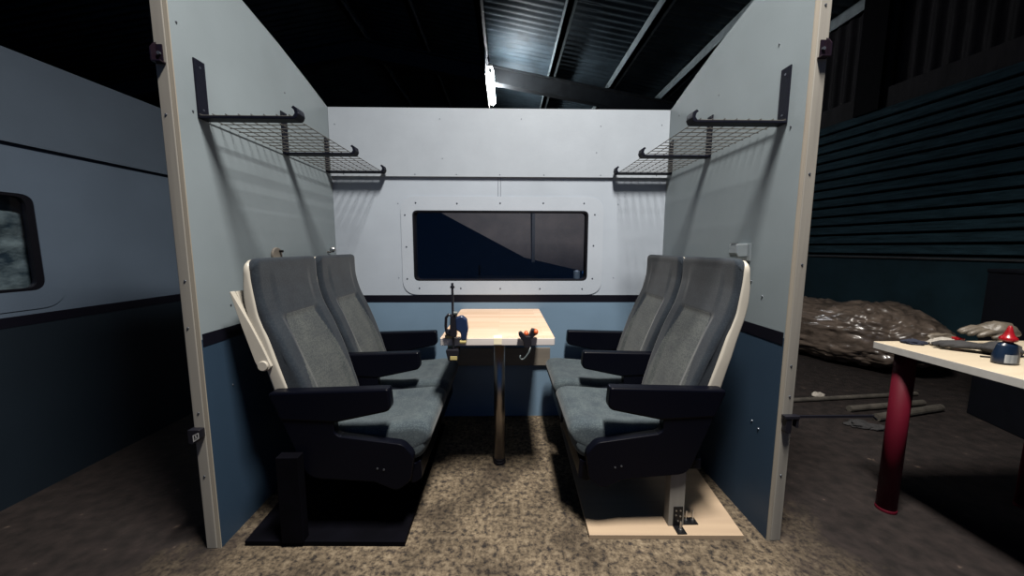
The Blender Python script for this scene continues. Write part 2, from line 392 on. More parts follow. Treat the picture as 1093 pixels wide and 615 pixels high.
for x in (-.046, -.030):
    bm = NB(); box(bm, x-.0012, x+.0012, YB-.0012, YB+.001, 1.486, ZSEAM); link('joint_line', bm, M['screw'], wb)
for x, z in ((.735, 1.44), (-.69, 1.44), (-.70, .96), (.72, .96)): screw(wb, x, YB, z, 'y', .003)
for x in (XL+.02, XR-.02):     # studs behind the wall carry it
    bm = NB(); box(bm, x-.019, x+.019, YB+.014, YB+.075, 0, ZTOP-.01); link('stud', bm, M['post'], wb)

bm = NB(); holed(bm, rrect(-.674, .640, .849, 1.486, .10, 10), rrect(HX0, HX1, HZ0, HZ1, .034), fb, -.005, 0)
win = struct('window_1', bm, M['frame'])
bm = NB(); holed(bm, rrect(HX0+.0005, HX1-.0005, HZ0+.0005, HZ1-.0005, .034), rrect(HX0+.009, HX1-.009, HZ0+.009, HZ1-.009, .027), fb, -.003, .075); link('rubber_seal', bm, M['rubber'], win)
bm = NB(); prism(bm, rrect(HX0+.006, HX1-.006, HZ0+.006, HZ1-.006, .03), fb, .030, .034); link('pane', bm, M['glass'], win)
for x, z in [(-.576, 1.444), (-.311, 1.441), (-.033, 1.444), (.246, 1.445), (.511, 1.445), (-.566, .892), (-.294, .891), (-.033, .889), (.229, .888), (.511, .887),
             (-.647, 1.367), (-.643, 1.163), (-.644, .954), (.583, 1.373), (.579, 1.173), (.578, .956)]:
    screw(win, x, YB-.005, z, 'y', .0058)
# what the glass shows beyond: a leaning brown board and a roll on the ledge
bm = NB(); prism(bm, [(-.75, 1.56), (.176, 1.069), (1.35, .80), (1.35, 1.75), (-.75, 1.75)], lambda x, z, d: (x, 3.18+d+(z-1)*.12, z), 0, .02)
bb = tag(link('plywood_board', bm, M['brown'], thing('leaning_board', 'dark brown board slanting behind the bay window glass', 'board', (0, 3.2, .86))), '', '')
for k in ('label', 'category'): del bb[k]
lb = bb.parent
for (xa, xb) in ((1.28, 1.33), (.95, 1.0)):
    bm = NB(); box(bm, xa, xb, 3.205, 3.25, 0, 1.3); link('support_leg', bm, M['rafter'], lb)
bm = NB(); box(bm, .235, .262, 3.15, 3.17, 1.03, 1.62); link('batten', bm, M['rafter'], lb)
lb.location.z = 0
for ch in lb.children: ch.location.z = .86
t = thing('tape_roll', 'small grey roll in the lower right corner of the bay window', 'roll', (.485, YB+.052, .949))
bm = NB(); lathe(bm, [(.012, 0), (.021, 0), (.022, .004), (.022, .05), (.02, .054), (.012, .054)], (.485, YB+.056, .949), 18); link('roll', bm, M['cgrey'], t, smooth=False)
bm = NB(); lathe(bm, [(.006, .0), (.0115, .0), (.0115, .058), (.006, .058)], (.485, YB+.056, .949), 14); link('core', bm, M['pole_steel'], t)

# ------------------------------------------------------------------ carriage wall at far left
CX = -2.19
fc = lambda y, z, d: (CX-(2.6-y)*.03-d, y, z)
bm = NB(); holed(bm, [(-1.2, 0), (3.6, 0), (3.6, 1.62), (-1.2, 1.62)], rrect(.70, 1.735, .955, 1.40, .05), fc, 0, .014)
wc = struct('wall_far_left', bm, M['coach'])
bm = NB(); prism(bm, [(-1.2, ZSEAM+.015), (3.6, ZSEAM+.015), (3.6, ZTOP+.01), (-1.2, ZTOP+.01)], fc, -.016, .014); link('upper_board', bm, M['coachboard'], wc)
bm = NB(); prism(bm, [(-1.2, ZS0), (3.6, ZS0), (3.6, ZS1), (-1.2, ZS1)], fc, -.0015, .001); link('stripe', bm, M['stripe'], wc)
for y in (-1.1, .35, 2.1, 3.5):
    bm = NB(); prism(bm, [(y-.02, 0), (y+.02, 0), (y+.02, 1.9), (y-.02, 1.9)], fc, .015, .075); link('stud', bm, M['post'], wc)
def coach_window(name, ya, yb):
    bm = NB(); holed(bm, rrect(ya-.07, yb+.07, .868, 1.485, .10, 10), rrect(ya, yb, .955, 1.40, .05), fc, -.004, 0)
    w = struct(name, bm, M['coach'])
    bm = NB(); holed(bm, rrect(ya+.001, yb-.001, .956, 1.399, .05), rrect(ya+.028, yb-.028, .968, 1.387, .04), fc, -.002, .02); link('rubber_seal', bm, M['rubber'], w)
    bm = NB(); prism(bm, rrect(ya+.01, yb-.01, .965, 1.39, .04), fc, .010, .013); link('pane', bm, M['glass'], w)
    for y in (ya+.1, (ya+yb)/2, yb-.1):
        for z in (.91, 1.445):
            bm = NB(); p = Vector(fc(y, z, .004)); cyl(bm, p-Vector((.001, 0, 0)), p+Vector((.0022, 0, 0)), .005, 10); link('screw', bm, M['screw'], w)
    return w
coach_window('window_2', .70, 1.735)
bm = NB(); g = bmesh.ops.create_grid(bm, x_segments=60, y_segments=30, size=.5)
for v in bm.verts:
    y = v.co.x*1.5+1.25; z = v.co.y*.66+1.06
    dd = .0+.022*noise.noise(Vector((y*5, z*9, 1)))+.010*noise.noise(Vector((y*17, z*22, 3)))
    v.co = Vector(fc(y, z, dd+.062))
o = link('polythene_sheet', bm, M['pale'], smooth=True); tag(o, 'pale crumpled polythene hanging behind the window at far left', 'plastic sheet')
so = o.modifiers.new('s', 'SOLIDIFY'); so.thickness = .003

# ------------------------------------------------------------------ luggage racks
def rack(sgn):
    W = XL if sgn < 0 else XR; L = .345; Z = 1.622
    X = lambda s: W-sgn*s
    t = thing('luggage_rack', 'wire mesh luggage rack on three black brackets, fixed to the %s side wall' % ('left' if sgn < 0 else 'right'), 'luggage rack', (W, 1.83, Z), 'luggage racks')
    for y in (1.345, 1.832, 2.252):
        pts = [(.0008, Z+.2), (.0008, Z-.004), (L-.005, Z-.004), (L+.006, Z+.0), (L+.012, Z+.014), (L+.008, Z+.034), (L-.004, Z+.042), (L-.012, Z+.036), (L-.004, Z+.028), (L-.001, Z+.016), (L-.01, Z+.004), (.0065, Z+.004), (.0065, Z+.2)]
        bm = NB(); prism(bm, pts, lambda s, z, d: (X(s), d, z), y, y+.046)
        b = link('bracket', bm, M['steel'], t, bevel=.0012)
        for z in (Z+.03, Z+.175):
            screw(b, X(.0066), y+.023, z, 'x' if sgn < 0 else '-x', .004)
    bm = NB(); r = .0019
    ys = [1.350+k*.0473 for k in range(21)]
    for y in ys: cyl(bm, (X(.004), y, Z+.0065), (X(L-.012), y, Z+.0065), r, 6)
    for k in range(8):
        s = .01+k*(L-.03)/7; cyl(bm, (X(s), ys[0]-.006, Z+.0095), (X(s), ys[-1]+.006, Z+.0095), r, 6)
    link('wire_mesh', bm, M['wire'], t)
    return t
rack(-1); rack(1)

# ------------------------------------------------------------------ double seats
def seat_unit(sgn):
    W = XL if sgn < 0 else XR+.018
    F = lambda s, z, y: (W-sgn*s, y, z)
    side = 'left' if sgn < 0 else 'right'
    t = thing('double_train_seat', 'pair of grey train seats on a %s base board along the %s side wall' % ('black' if sgn < 0 else 'plywood', side), 'train seats', (W-sgn*.4, 1.78, 0), 'double train seats facing each other')
    # base board, posts
    if sgn < 0:
        bm = NB(); prism(bm, [(-1.016, 1.275), (-.392, 1.262), (-.392, 2.2), (-1.04, 2.2)], lambda x, y, d: (x, y, d), 0, .02)
        link('base_board', bm, M['dark_board'], t, bevel=.001)
        o = None
        for y in (1.262, 2.06):
            bm = NB(); box(bm, *sorted((W+.235, W+.318)), y, y+.04, .02, .372); link('leg', bm, M['dark_board'], t, bevel=.002)['label'] = 'black painted leg'
    else:
        bm = NB(); prism(bm, [(.336, 1.285), (.953, 1.272), (1.0, 1.75), (1.0, 2.2), (.36, 2.2)], lambda x, y, d: (x, y, d), 0, .018)
        link('base_board', bm, M['ply'], t, bevel=.001)['label'] = 'pale plywood base board'
        for y in (1.325, 2.06):
            bm = NB(); box(bm, .672, .735, y, y+.045, .018, .30); link('leg', bm, M['post'], t, bevel=.002)['label'] = 'bare timber leg'
            if y > 2: continue
            b1 = NB(); box(b1, .690, .728, y-.004, y, .018, .105); box(b1, .690, .728, y-.045, y, .018, .022); k1 = link('angle_bracket', b1, M['bracket'], t)
            b2 = NB(); box(b2, .735, .739, y+.004, y+.042, .018, .105); box(b2, .739, .80, y+.004, y+.042, .018, .022); k2 = link('angle_bracket', b2, M['bracket'], t)
            for (x, yy) in ((.709, y-.028),):
                bm = NB(); cyl(bm, (x, yy, .018), (x, yy, .062), .003, 8); cyl(bm, (x, yy, .022), (x, yy, .028), .007, 6); link('bolt', bm, M['bolt'], k1)
            for x, z in ((.70, .09), (.718, .09), (.70, .07), (.718, .065), (.709, .045)):
                bm = NB(); cyl(bm, (x, y-.006, z), (x, y-.003, z), .0035, 8); link('screw', bm, M['bolt'], k1)
            for x in (.757, .785):
                bm = NB(); cyl(bm, (x, y+.023, .018), (x, y+.023, .068), .003, 8); cyl(bm, (x, y+.023, .022), (x, y+.023, .028), .007, 6); link('bolt', bm, M['bolt'], k2)
    # three side shells with armrests
    shell = fillet([(.205, .60), (.44, .60), (.44, .445), (.46, .432), (.70, .398), (.742, .35), (.728, .245), (.672, .203), (.585, .243), (.33, .262)],
                   [.01, .005, .02, .01, .05, .05, .05, .04, .04, .07], 6)
    arm = fillet([(.196, .612), (.655, .624), (.662, .535), (.45, .490), (.24, .50)], [.016, .012, .03, .03, .01], 5)
    for i, y in enumerate((1.298, 1.768, 2.232)):
        bm = NB(); prism(bm, shell, F, y+.004, y+.044); p = link('side_panel', bm, M['black'], t, bevel=.006, seg=3)
        bm = NB(); prism(bm, arm, F, y, y+.05); link('armrest', bm, M['black'], t, bevel=.009, seg=3)
        if i == 0:
            for s, z in ((.60, .30), (.625, .295)):
                bm = NB(); p0 = Vector(F(s, z, y+.004)); cyl(bm, p0+Vector((0, -.002, 0)), p0+Vector((0, .002, 0)), .004, 8); link('screw', bm, M['screw'], p)
    # cross beams under the seats
    bm = NB(); box(bm, *sorted((W-sgn*.27, W-sgn*.36)), 1.32, 2.26, .27, .315); link('frame_beam', bm, M['black'], t, bevel=.004)
    bm = NB(); box(bm, *sorted((W-sgn*.60, W-sgn*.66)), 1.32, 2.26, .26, .30); link('frame_beam', bm, M['black'], t, bevel=.004)
    # seats
    front = [(.40, .352), (.45, .35), (.50, .338), (.60, .308), (.70, .272), (.80, .232), (.87, .199), (.90, .186), (.95, .172), (1.0, .162), (1.06, .160), (1.12, .160)]
    bound = [(.40, .30), (.50, .275), (.60, .243), (.70, .214), (.80, .188), (.90, .155), (1.0, .142), (1.12, .132)]
    sback = [(.40, .225), (.50, .205), (.60, .186), (.70, .164), (.80, .140), (.88, .117), (.94, .106), (1.0, .104), (1.12, .112)]
    zs = [.43+k*(1.118-.43)/46 for k in range(47)]
    for i, (y0, y1) in enumerate(((1.350, 1.790), (1.816, 2.246))):
        # pad
        prof = [Vector((lerp(front, z), z)) for z in zs]
        prof = prof+[Vector((max(lerp(bound, z)-.03, lerp(sback, z)+.012), z)) for z in reversed(zs)]
        prof = smooth_poly(resample(prof, .009), 4)
        wy = y1-y0
        def zone(p, q):
            h = .24+.17*max(0, min(1, (.885-p.y)/.34)); return p.y < .885 and abs(q-.5) < h and p.x > lerp(front, p.y)-.012
        def disp(p, q):
            if p.x < lerp(front, p.y)-.012: return 0
            d = 0
            # recess of the back insert, centre hollow and a step below the headrest
            a = max(0, min(1, (.89-p.y)/.02))*max(0, min(1, (p.y-.45)/.05))
            e = max(0, min(1, (q-.17)/.06))*max(0, min(1, (.83-q)/.06))
            d += .009*a*e
            d -= .004*math.sin(PI*max(0, min(1, (p.y-.88)/.2)))*e
            return d
        def taper(s, z, y, c=(y0+y1)/2):
            k = 1-.055*max(0, min(1, (.72-z)/.18)); e = max(0, min(.042, min(y-y0, y1-y)+.005)); z -= (.042-math.sqrt(max(0, .042**2-(.042-e)**2)))*max(0, min(1, (z-1.0)/.10)); return F(s, z, c+(y-c)*k)
        bm = NB(); pillow(bm, prof, taper, y0, y1, .021, 80, disp, lambda p, q: 1 if zone(p, q) else 0, lambda p: (lambda zc: Vector(((lerp(front, zc)+max(lerp(bound, zc)-.03, lerp(sback, zc)+.012))/2, zc)))(max(.46, min(1.09, p.y))))
        bk = link('backrest', bm, [M['fab'], M['fab_light']], t, smooth=True)
        sp = [Vector((lerp(bound, z), z)) for z in [z-.003 for z in zs]]+[Vector((lerp(sback, z), z)) for z in reversed([z-.003 for z in zs])]
        sp = smooth_poly(resample(sp, .02), 1)
        bm = NB(); pillow(bm, sp, taper, y0-.005, y1+.005, .010, 24, core=lambda p: (lambda zc: Vector(((lerp(bound, zc)+lerp(sback, zc))/2, zc)))(max(.44, min(1.10, p.y)))); link('back_shell', bm, M['plastic'], bk, smooth=True)
        # cushion
        cp = [(.30, .335), (.30, .452), (.42, .442), (.55, .441), (.66, .450), (.74, .457), (.785, .448), (.803, .425), (.80, .39), (.778, .34), (.752, .302), (.72, .29), (.60, .312), (.45, .325)]
        cp = smooth_poly(resample([Vector(p) for p in cp], .016), 2)
        def cd(p, q):
            if p.y < .40: return 0
            e = max(0, min(1, (q-.12)/.14))*max(0, min(1, (.88-q)/.14)); return .010*e*max(0, min(1, (.76-p.x)/.1))
        bm = NB(); pillow(bm, cp, F, y0+.002, y1-.026 if i == 0 else y1-.018, .032, 26, cd, core=lambda p: (lambda sc: Vector((sc, lerp([(.30, .392), (.60, .378), (.78, .372)], sc))))(max(.34, min(.765, p.x)))); link('seat', bm, M['fab_seat'], t, smooth=True)
        # black pan under the cushion, hanging lip at the front
        pan = fillet([(.30, .318), (.60, .300), (.735, .285), (.755, .30), (.76, .22), (.72, .195), (.68, .235), (.55, .262), (.32, .285)], [0, .01, .01, .005, .02, .02, .03, .02, .01], 4)
        bm = NB(); prism(bm, pan, F, y0+.006, y1-.03); link('seat_pan', bm, M['black'], t, bevel=.003)
    if sgn < 0:
        # folded tray board hanging behind the near seat back, with its round pivot
        bx = [(-1.036, .992), (-1.001, .857), (-.963, .723), (-.949, .690), (-.931, .682), (-.912, .690), (-.902, .702), (-.933, .783), (-.969, .867), (-1.002, .935), (-1.030, .993)]
        prof = fillet(bx, [.003, 0, .01, .012, .012, .01, .005, .04, .04, .02, .003], 4)
        bm = NB(); prism(bm, prof, lambda x, z, d: (x, d, z), 1.335, 1.338+.018); tr = link('folding_tray', bm, M['plastic'], t, bevel=.002)
        bm = NB(); prism(bm, [(-1.030, .990), (-.985, .86), (-.945, .75), (-.935, .755), (-.972, .868), (-1.004, .935), (-1.028, .992)], lambda x, z, d: (x, d, z), 1.356, 1.76); link('tray_leaf', bm, M['plastic'], tr)
        bm = NB(); cyl(bm, (-.930, 1.326, .706), (-.930, 1.35, .706), .019, 24); link('pivot', bm, M['plastic'], tr, bevel=.002)
    return t
seat_unit(-1); seat_unit(1)

# ------------------------------------------------------------------ fixed table
t = thing('fixed_table', 'pale laminated wood table on a chrome leg between the facing seats', 'table', (-.034, 1.94, 0))
x0, x1, y0, y1, zt = -.295, .226, 1.560, YB-.001, .752
bm = NB(); prism(bm, fillet([(x0, y0), (x1, y0), (x1, y1), (x0, y1)], [.012, .014, .012, .03], 5), lambda x, y, d: (x, y, d), zt-.0335, zt)
bm.faces.ensure_lookup_table(); bm.normal_update()
for f in bm.faces:
    if abs(f.normal.z) < .5: f.material_index = 1
link('tabletop', bm, [M['top'], M['topedge']], t, bevel=.0025)
bm = NB(); cyl(bm, (-.031, 1.80, .012), (-.031, 1.80, zt-.034), .029, 40); l = link('leg', bm, M['chrome'], t)
for p in l.data.polygons: p.use_smooth = len(p.vertices) == 4
bm = NB(); cyl(bm, (-.031, 1.80, 0), (-.031, 1.80, .016), .033, 32); cyl(bm, (-.031, 1.80, .016), (-.031, 1.80, .03), .031, 32); link('foot', bm, M['rubber'], t, bevel=.002)
bm = NB(); cyl(bm, (-.031, 1.80, zt-.042), (-.031, 1.80, zt-.0335), .055, 32); link('mounting_plate', bm, M['bracket'], t)
bm = NB(); box(bm, -.342, .302, YB-.022, YB-.002, .368, .487); link('wall_batten', bm, M['apron'], t, bevel=.001)
bm = NB(); box(bm, -.052, -.016, y0-.0008, y0+.055, zt-.028, zt+.0006)
tag(link('masking_tape', bm, M['tape']), 'short cream strip of masking tape folded over the table front edge', 'tape')

# bar clamp on the left front corner of the table
X0, Y0 = -.232, 1.545
t = thing('bar_clamp', 'blue and black trigger bar clamp standing upright on the left table corner', 'clamp', (X0, Y0, .64))
bm = NB(); box(bm, X0-.0045, X0+.0045, Y0-.008, Y0+.006, .655, 1.005); link('bar', bm, M['cblack'], t, bevel=.001)
bm = NB(); box(bm, X0-.008, X0+.008, Y0-.010, Y0+.008, .985, .992); cyl(bm, (X0-.010, Y0, .985), (X0+.010, Y0, .985), .003, 8); link('end_stop', bm, M['cblack'], t)
bm = NB(); prism(bm, fillet([(X0-.034, .708), (X0-.022, .655), (X0+.022, .660), (X0+.026, .708)], .008, 4), lambda x, z, d: (x, d, z), Y0-.016, Y0+.05); jw = link('fixed_jaw', bm, M['cblack'], t, bevel=.003)
bm = NB(); box(bm, X0-.013, X0+.018, Y0-.0175, Y0-.014, .662, .679); link('jaw_label', bm, M['cyellow'], jw, bevel=.001)
bm = NB(); box(bm, X0-.030, X0-.004, Y0+.02, Y0+.048, .706, .7175); link('jaw_pad', bm, M['cyellow'], jw, bevel=.002)
# sliding head: body, round grip, trigger, pad
bm = NB(); prism(bm, fillet([(X0-.014, .770), (X0+.016, .762), (X0+.020, .842), (X0+.012, .868), (X0-.010, .862)], .008, 4), lambda x, z, d: (x, d, z), Y0-.016, Y0+.020); hd = link('sliding_head', bm, M['cblack'], t, bevel=.003)
bm = NB(); prism(bm, fillet([(X0+.012, .852), (X0+.040, .862), (X0+.062, .845), (X0+.068, .80), (X0+.058, .752), (X0+.038, .748), (X0+.034, .785), (X0+.014, .80)], [.008, .015, .016, .03, .010, .010, .015, .008], 5), lambda x, z, d: (x, d, z), Y0-.018, Y0+.016); link('grip', bm, M['cblue'], hd, bevel=.006, seg=3)
bm = NB(); tube(bm, [(X0-.004, Y0-.006, .86), (X0-.018, Y0-.008, .866), (X0-.029, Y0-.008, .852), (X0-.031, Y0-.008, .815), (X0-.028, Y0-.008, .785), (X0-.012, Y0-.006, .772)], .0065, 8); link('trigger', bm, M['cblack'], hd, smooth=True)
bm = NB(); box(bm, X0-.040, X0-.008, Y0+.012, Y0+.05, .753, .768); link('jaw_pad', bm, M['cyellow'], hd, bevel=.003)
bm = NB(); box(bm, X0-.034, X0+.006, Y0+.004, Y0+.044, .7665, .79); link('upper_jaw', bm, M['cblack'], hd, bevel=.004)
bm = NB(); box(bm, X0+.030, X0+.058, Y0-.02, Y0+.012, .738, .75); link('grip_tip', bm, M['cyellow'], hd, bevel=.003)
bm = NB(); cyl(bm, (X0+.006, Y0-.012, .872), (X0+.022, Y0-.012, .872), .009, 12); link('release_button', bm, M['cgrey'], hd)

# spring clamp at the right of the front edge
SX, SY = .10, 1.556
t = thing('spring_clamp', 'black spring clamp with orange jaw tips biting the front table edge', 'clamp', (SX, SY, .70))
bm = NB(); prism(bm, fillet([(SX-.042, .784), (SX-.030, .790), (SX-.008, .768), (SX+.014, .768), (SX+.018, .735), (SX+.010, .712), (SX-.014, .712), (SX-.020, .742), (SX-.040, .770)], .006, 4), lambda x, z, d: (x, d, z), SY-.024, SY-.004); link('upper_arm', bm, M['cblack'], t, bevel=.004)
bm = NB(); prism(bm, fillet([(SX+.002, .762), (SX+.018, .798), (SX+.040, .794), (SX+.048, .780), (SX+.030, .766), (SX+.018, .756)], .006, 4), lambda x, z, d: (x, d, z), SY-.02, SY+.016); link('lower_arm', bm, M['cblack'], t, bevel=.004)
for (a, b, c) in ((SX-.012, .774, SY+.002), (SX+.030, .785, SY-.012)):
    bm = NB(); bmesh.ops.create_uvsphere(bm, u_segments=14, v_segments=8, radius=1)
    for v in bm.verts: v.co = Vector((a+.011*v.co.x+.006, c+.016*v.co.y, b+.014*v.co.z))
    link('jaw_tip', bm, M['corange'], t, smooth=True)
bm = NB(); box(bm, SX-.014, SX+.012, SY-.004, SY+.03, .7525, .760); link('jaw_pad', bm, M['corange'], t, bevel=.002)
bm = NB(); tube(bm, [(SX+.012, SY-.018, .718), (SX+.006, SY-.022, .695), (SX-.008, SY-.024, .675), (SX-.018, SY-.024, .664), (SX-.030, SY-.024, .663), (SX-.036, SY-.024, .672), (SX-.032, SY-.024, .682)], [.004, .004, .0038, .0036, .0036, .0034, .003], 8); link('wire_handle', bm, M['cgrey'], t, smooth=True)

# ------------------------------------------------------------------ little fittings
def fitting():
    t = thing('coat_hook', 'square brushed metal coat hook on the right wall above the near seat', 'hook', (XR, 1.53, 1.13))
    bm = NB(); prism(bm, fillet([(XR-.004, 1.178), (XR-.052, 1.176), (XR-.054, 1.138), (XR-.045, 1.120), (XR-.004, 1.122)], .006, 4), lambda x, z, d: (x, d, z), 1.50, 1.555); link('cup', bm, M['pole_steel'], t, bevel=.004)
    bm = NB(); box(bm, XR-.0042, XR-.0002, 1.485, 1.57, 1.105, 1.180); link('back_plate', bm, M['pole_steel'], t, bevel=.001)
    bm = NB(); box(bm, XR-.0535, XR-.044, 1.51, 1.545, 1.1765, 1.181); link('lip', bm, M['bolt'], t)
fitting()
t = thing('coat_hook', 'round chrome coat hook on the left wall above the far seat', 'hook', (XL, 2.22, 1.14))
bm = NB(); cyl(bm, (XL, 2.22, 1.13), (XL+.022, 2.22, 1.13), .006, 12); link('stem', bm, M['chrome'], t)
bm = NB(); bmesh.ops.create_uvsphere(bm, u_segments=16, v_segments=10, radius=.019)
for v in bm.verts: v.co += Vector((XL+.034, 2.22, 1.145))
link('knob', bm, M['bolt'], t, smooth=True)
t = thing('coat_hook', 'round brownish wooden hook disc on the left wall above the near seat', 'hook', (XL, 1.72, 1.13))
bm = NB(); cyl(bm, (XL+.0003, 1.72, 1.122), (XL+.012, 1.72, 1.122), .036, 24); link('disc', bm, M['apron'], t, bevel=.003)
bm = NB(); cyl(bm, (XL+.010, 1.735, 1.14), (XL+.028, 1.735, 1.14), .006, 10); link('peg', bm, M['bracket'], t)

def top_hook(sgn, z, label):
    W = (XL if sgn < 0 else XR); xo = W+sgn*.048; xi = W+sgn*.018; y = YF-.006
    t = thing('metal_bracket', label, 'bracket', (xo, y, z), 'brackets on the front posts')
    # U-shaped catch: bottom plate, back plate and outer cheek
    bm = NB(); box(bm, *sorted((xo, xi)), y-.022, y-.0005, z-.026, z-.021); link('base_plate', bm, M['hookm'], t, bevel=.001)
    bm = NB(); prism(bm, [(y-.022, z-.021), (y-.0005, z-.021), (y-.0005, z+.042), (y-.010, z+.034), (y-.022, z+.016)], lambda yy, zz, d: (d, yy, zz), *sorted((xo, xo-sgn*.004))); link('cheek', bm, M['hookm'], t)
    bm = NB(); box(bm, *sorted((xo, xi+sgn*.006)), y-.004, y-.0006, z-.021, z+.034); link('back_plate', bm, M['hookm'], t)
    bm = NB(); cyl(bm, ((xo+xi)/2, y-.010, z+.005), ((xo+xi)/2, y-.003, z+.005), .006, 6); link('bolt', bm, M['screw'], t)
top_hook(-1, 1.785, 'dark metal catch high on the left front post')
top_hook(1, 1.825, 'dark metal catch high on the right front post')
# lower catch at left with its pale emblem
t = thing('strap_buckle', 'small black block with a pale square emblem, low on the left front post', 'catch', (-1.13, YF-.02, .465))
y = YF-.006
bm = NB(); prism(bm, fillet([(-1.158, .446), (-1.158, .496), (-1.114, .496), (-1.114, .464), (-1.144, .440)], .002, 2), lambda x, z, d: (x, d, z), y-.024, y-.0005); bk = link('body', bm, M['cblack'], t, bevel=.0015)
bm = NB(); holed(bm, [(-1.139, .451), (-1.117, .465), (-1.117, .487), (-1.139, .477)], [(-1.136, .456), (-1.120, .467), (-1.120, .483), (-1.136, .475)], lambda x, z, d: (x, y-.0245-d, z), 0, .0006); link('emblem', bm, M['logo'], bk)
bm = NB()
for a in ([(-1.133, .4605), (-1.123, .4675), (-1.123, .4695), (-1.133, .4625)], [(-1.1295, .463), (-1.1265, .465), (-1.1265, .476), (-1.1295, .474)], [(-1.132, .4725), (-1.1265, .476), (-1.1265, .4775), (-1.132, .4745)]):
    prism(bm, a, lambda x, z, d: (x, y-.0245-d, z), 0, .0006)
link('emblem', bm, M['logo'], bk)
# lower catch at right: small clamp with a thin bar sticking out
t = thing('bar_catch', 'small black clamp with a thin bar reaching right, low on the right front post', 'clamp', (1.08, YF-.02, .50))
bm = NB(); box(bm, 1.052, 1.108, y-.022, y-.0005, .520, .531); prism(bm, [(1.056, .472), (1.068, .460), (1.080, .466), (1.080, .522), (1.060, .522)], lambda x, z, d: (x, d, z), y-.020, y-.0005); box(bm, 1.098, 1.106, y-.02, y, .485, .525); link('body', bm, M['cblack'], t, bevel=.001)
bm = NB(); box(bm, 1.10, 1.40, y-.014, y-.008, .521, .530); link('bar', bm, M['cblack'], t)
bm = NB(); tube(bm, [(1.396, y-.011, .5255), (1.406, y-.011, .517), (1.414, y-.011, .510)], .004, 6); link('hook_end', bm, M['cblack'], t)

# ------------------------------------------------------------------ shed roof
A0, B0 = 3.70+1.16, .18
roofz = lambda x: A0-B0*x if x > -2.9 else A0+B0*(2.9*2+x)
def roof_strip(name, xa, xb):
    bm = NB(); per = .14; n = int(17/per*6); prev = None
    for i in range(n+1):
        y = -2+17*i/n; dz = .016*math.sin(2*PI*y/per)
        cur = [bm.verts.new((x, y, roofz(x)+dz)) for x in (xa, xb)]
        if prev: bm.faces.new((prev[0], prev[1], cur[1], cur[0]))
        prev = cur
    o = struct(name, bm, M['steelroof'], smooth=True); s = o.modifiers.new('s', 'SOLIDIFY'); s.thickness = .004; s.offset = 1
    return o
roof_strip('ceiling', -2.9, 6.2); roof_strip('ceiling', -8.5, -2.9)
for k, x in enumerate((-2.75, -1.55, -.40, .912, 2.11, 3.16, 4.25)):
    z = roofz(x)-.017; dp = .30 if k == 2 else .15  # purlin beside the lamp made deeper to block its light on the left
    bm = NB(); box(bm, x-.045, x+.045, -2, 14.6, z-dp, z)
    box(bm, x-.045, x+.085, -2, 14.6, z-dp, z-dp+.012)
    struct('trim_%d' % (k+3), bm, M['purlin'] if k != 2 else M['rafter'])
for k, y in enumerate((7.5, 2.0, 13.0)):
    bm = NB()
    for xa, xb in ((-2.9, 6.0), (-8.4, -2.9)):
        za, zb = roofz(xa)-.17, roofz(xb)-.17
        f = lambda x, z, d: (x, d, z)
        prism(bm, [(xa, za), (xb, zb), (xb, zb-.025), (xa, za-.025)], f, y-.08, y+.08)
        prism(bm, [(xa, za-.30), (xb, zb-.30), (xb, zb-.325), (xa, za-.325)], f, y-.08, y+.08)
        prism(bm, [(xa, za-.02), (xb, zb-.02), (xb, zb-.305), (xa, za-.305)], f, y-.008, y+.008)
    if k != 1: struct('trim_%d' % (k+10), bm, M['rafter'])
    else: bm.free()
# fluorescent batten under the roof
t = thing('strip_light', 'glowing strip light hanging under the dark shed roof', 'light', (-.27, 6.9, 4.33))
bm = NB(); cyl(bm, (-.27, 6.75, 4.30), (-.27, 8.1, 4.30), .06, 16); link('tube', bm, M['tube'], t, smooth=True)
bm = NB(); box(bm, -.31, -.23, 6.7, 8.15, 4.37, 4.41); box(bm, -.36, -.345, 6.6, 8.25, 4.18, 4.66)  # tall plate added left of the tube to block its light from the roof
link('housing_and_light_blocker', bm, M['twall'], t)
for yy in (6.9, 7.95):
    bm = NB(); cyl(bm, (-.27, yy, 4.41), (-.34, yy, 4.66), .008, 8); link('hanger', bm, M['steel'], t)
for yy in (6.72, 8.10):
    bm = NB(); box(bm, -.30, -.24, yy, yy+.03, 4.26, 4.35); link('end_holder', bm, M['twall'], t)

# ------------------------------------------------------------------ shed walls
RW = lambda y: 4.33-.103*(y-2.8)     # right shed wall
def along(y, z, d): return (RW(y)+d, y, z)
bm = NB()
prof = [(0, 0)]
z = 1.07; bm = NB(); n = 14; pitch = .1165
# weatherboards: each overlaps the one below, dark gap under its lip
for k in range(n):
    z0 = 1.075+k*pitch
    prism2 = [(z0+.024, 0), (z0+.030, -.010), (z0+pitch-.004, -.004), (z0+pitch, .0), (z0+pitch, .03), (z0+.024, .03)]
    A = [bm.verts.new(along(-1.5, zz, d)) for zz, d in prism2]; B = [bm.verts.new(along(12.5, zz, d)) for zz, d in prism2]
    bm.faces.new(A); bm.faces.new(B[::-1])
    for i in range(6): j = (i+1) % 6; bm.faces.new((A[i], B[i], B[j], A[j]))
w = struct('wall_far_right', bm, M['plank'])
bm = NB(); prism(bm, [(-1.5, 1.06), (12.5, 1.06), (12.5, 2.75), (-1.5, 2.75)], along, .0305, .05); link('light_block_backing', bm, M['dark_board'], w)  # black sheet added behind the boards to stop blue light through the gaps
bm = NB(); prism(bm, [(-1.5, 0), (12.5, 0), (12.5, 1.075), (-1.5, 1.075)], along, 0, .03); link('lower_sheet', bm, M['teal'], w)
bm = NB(); prism(bm, [(-1.5, 1.05), (12.5, 1.05), (12.5, 1.07), (-1.5, 1.07)], along, -.02, .002); link('ledge', bm, M['rafter'], w)
zt0 = 1.075+n*pitch
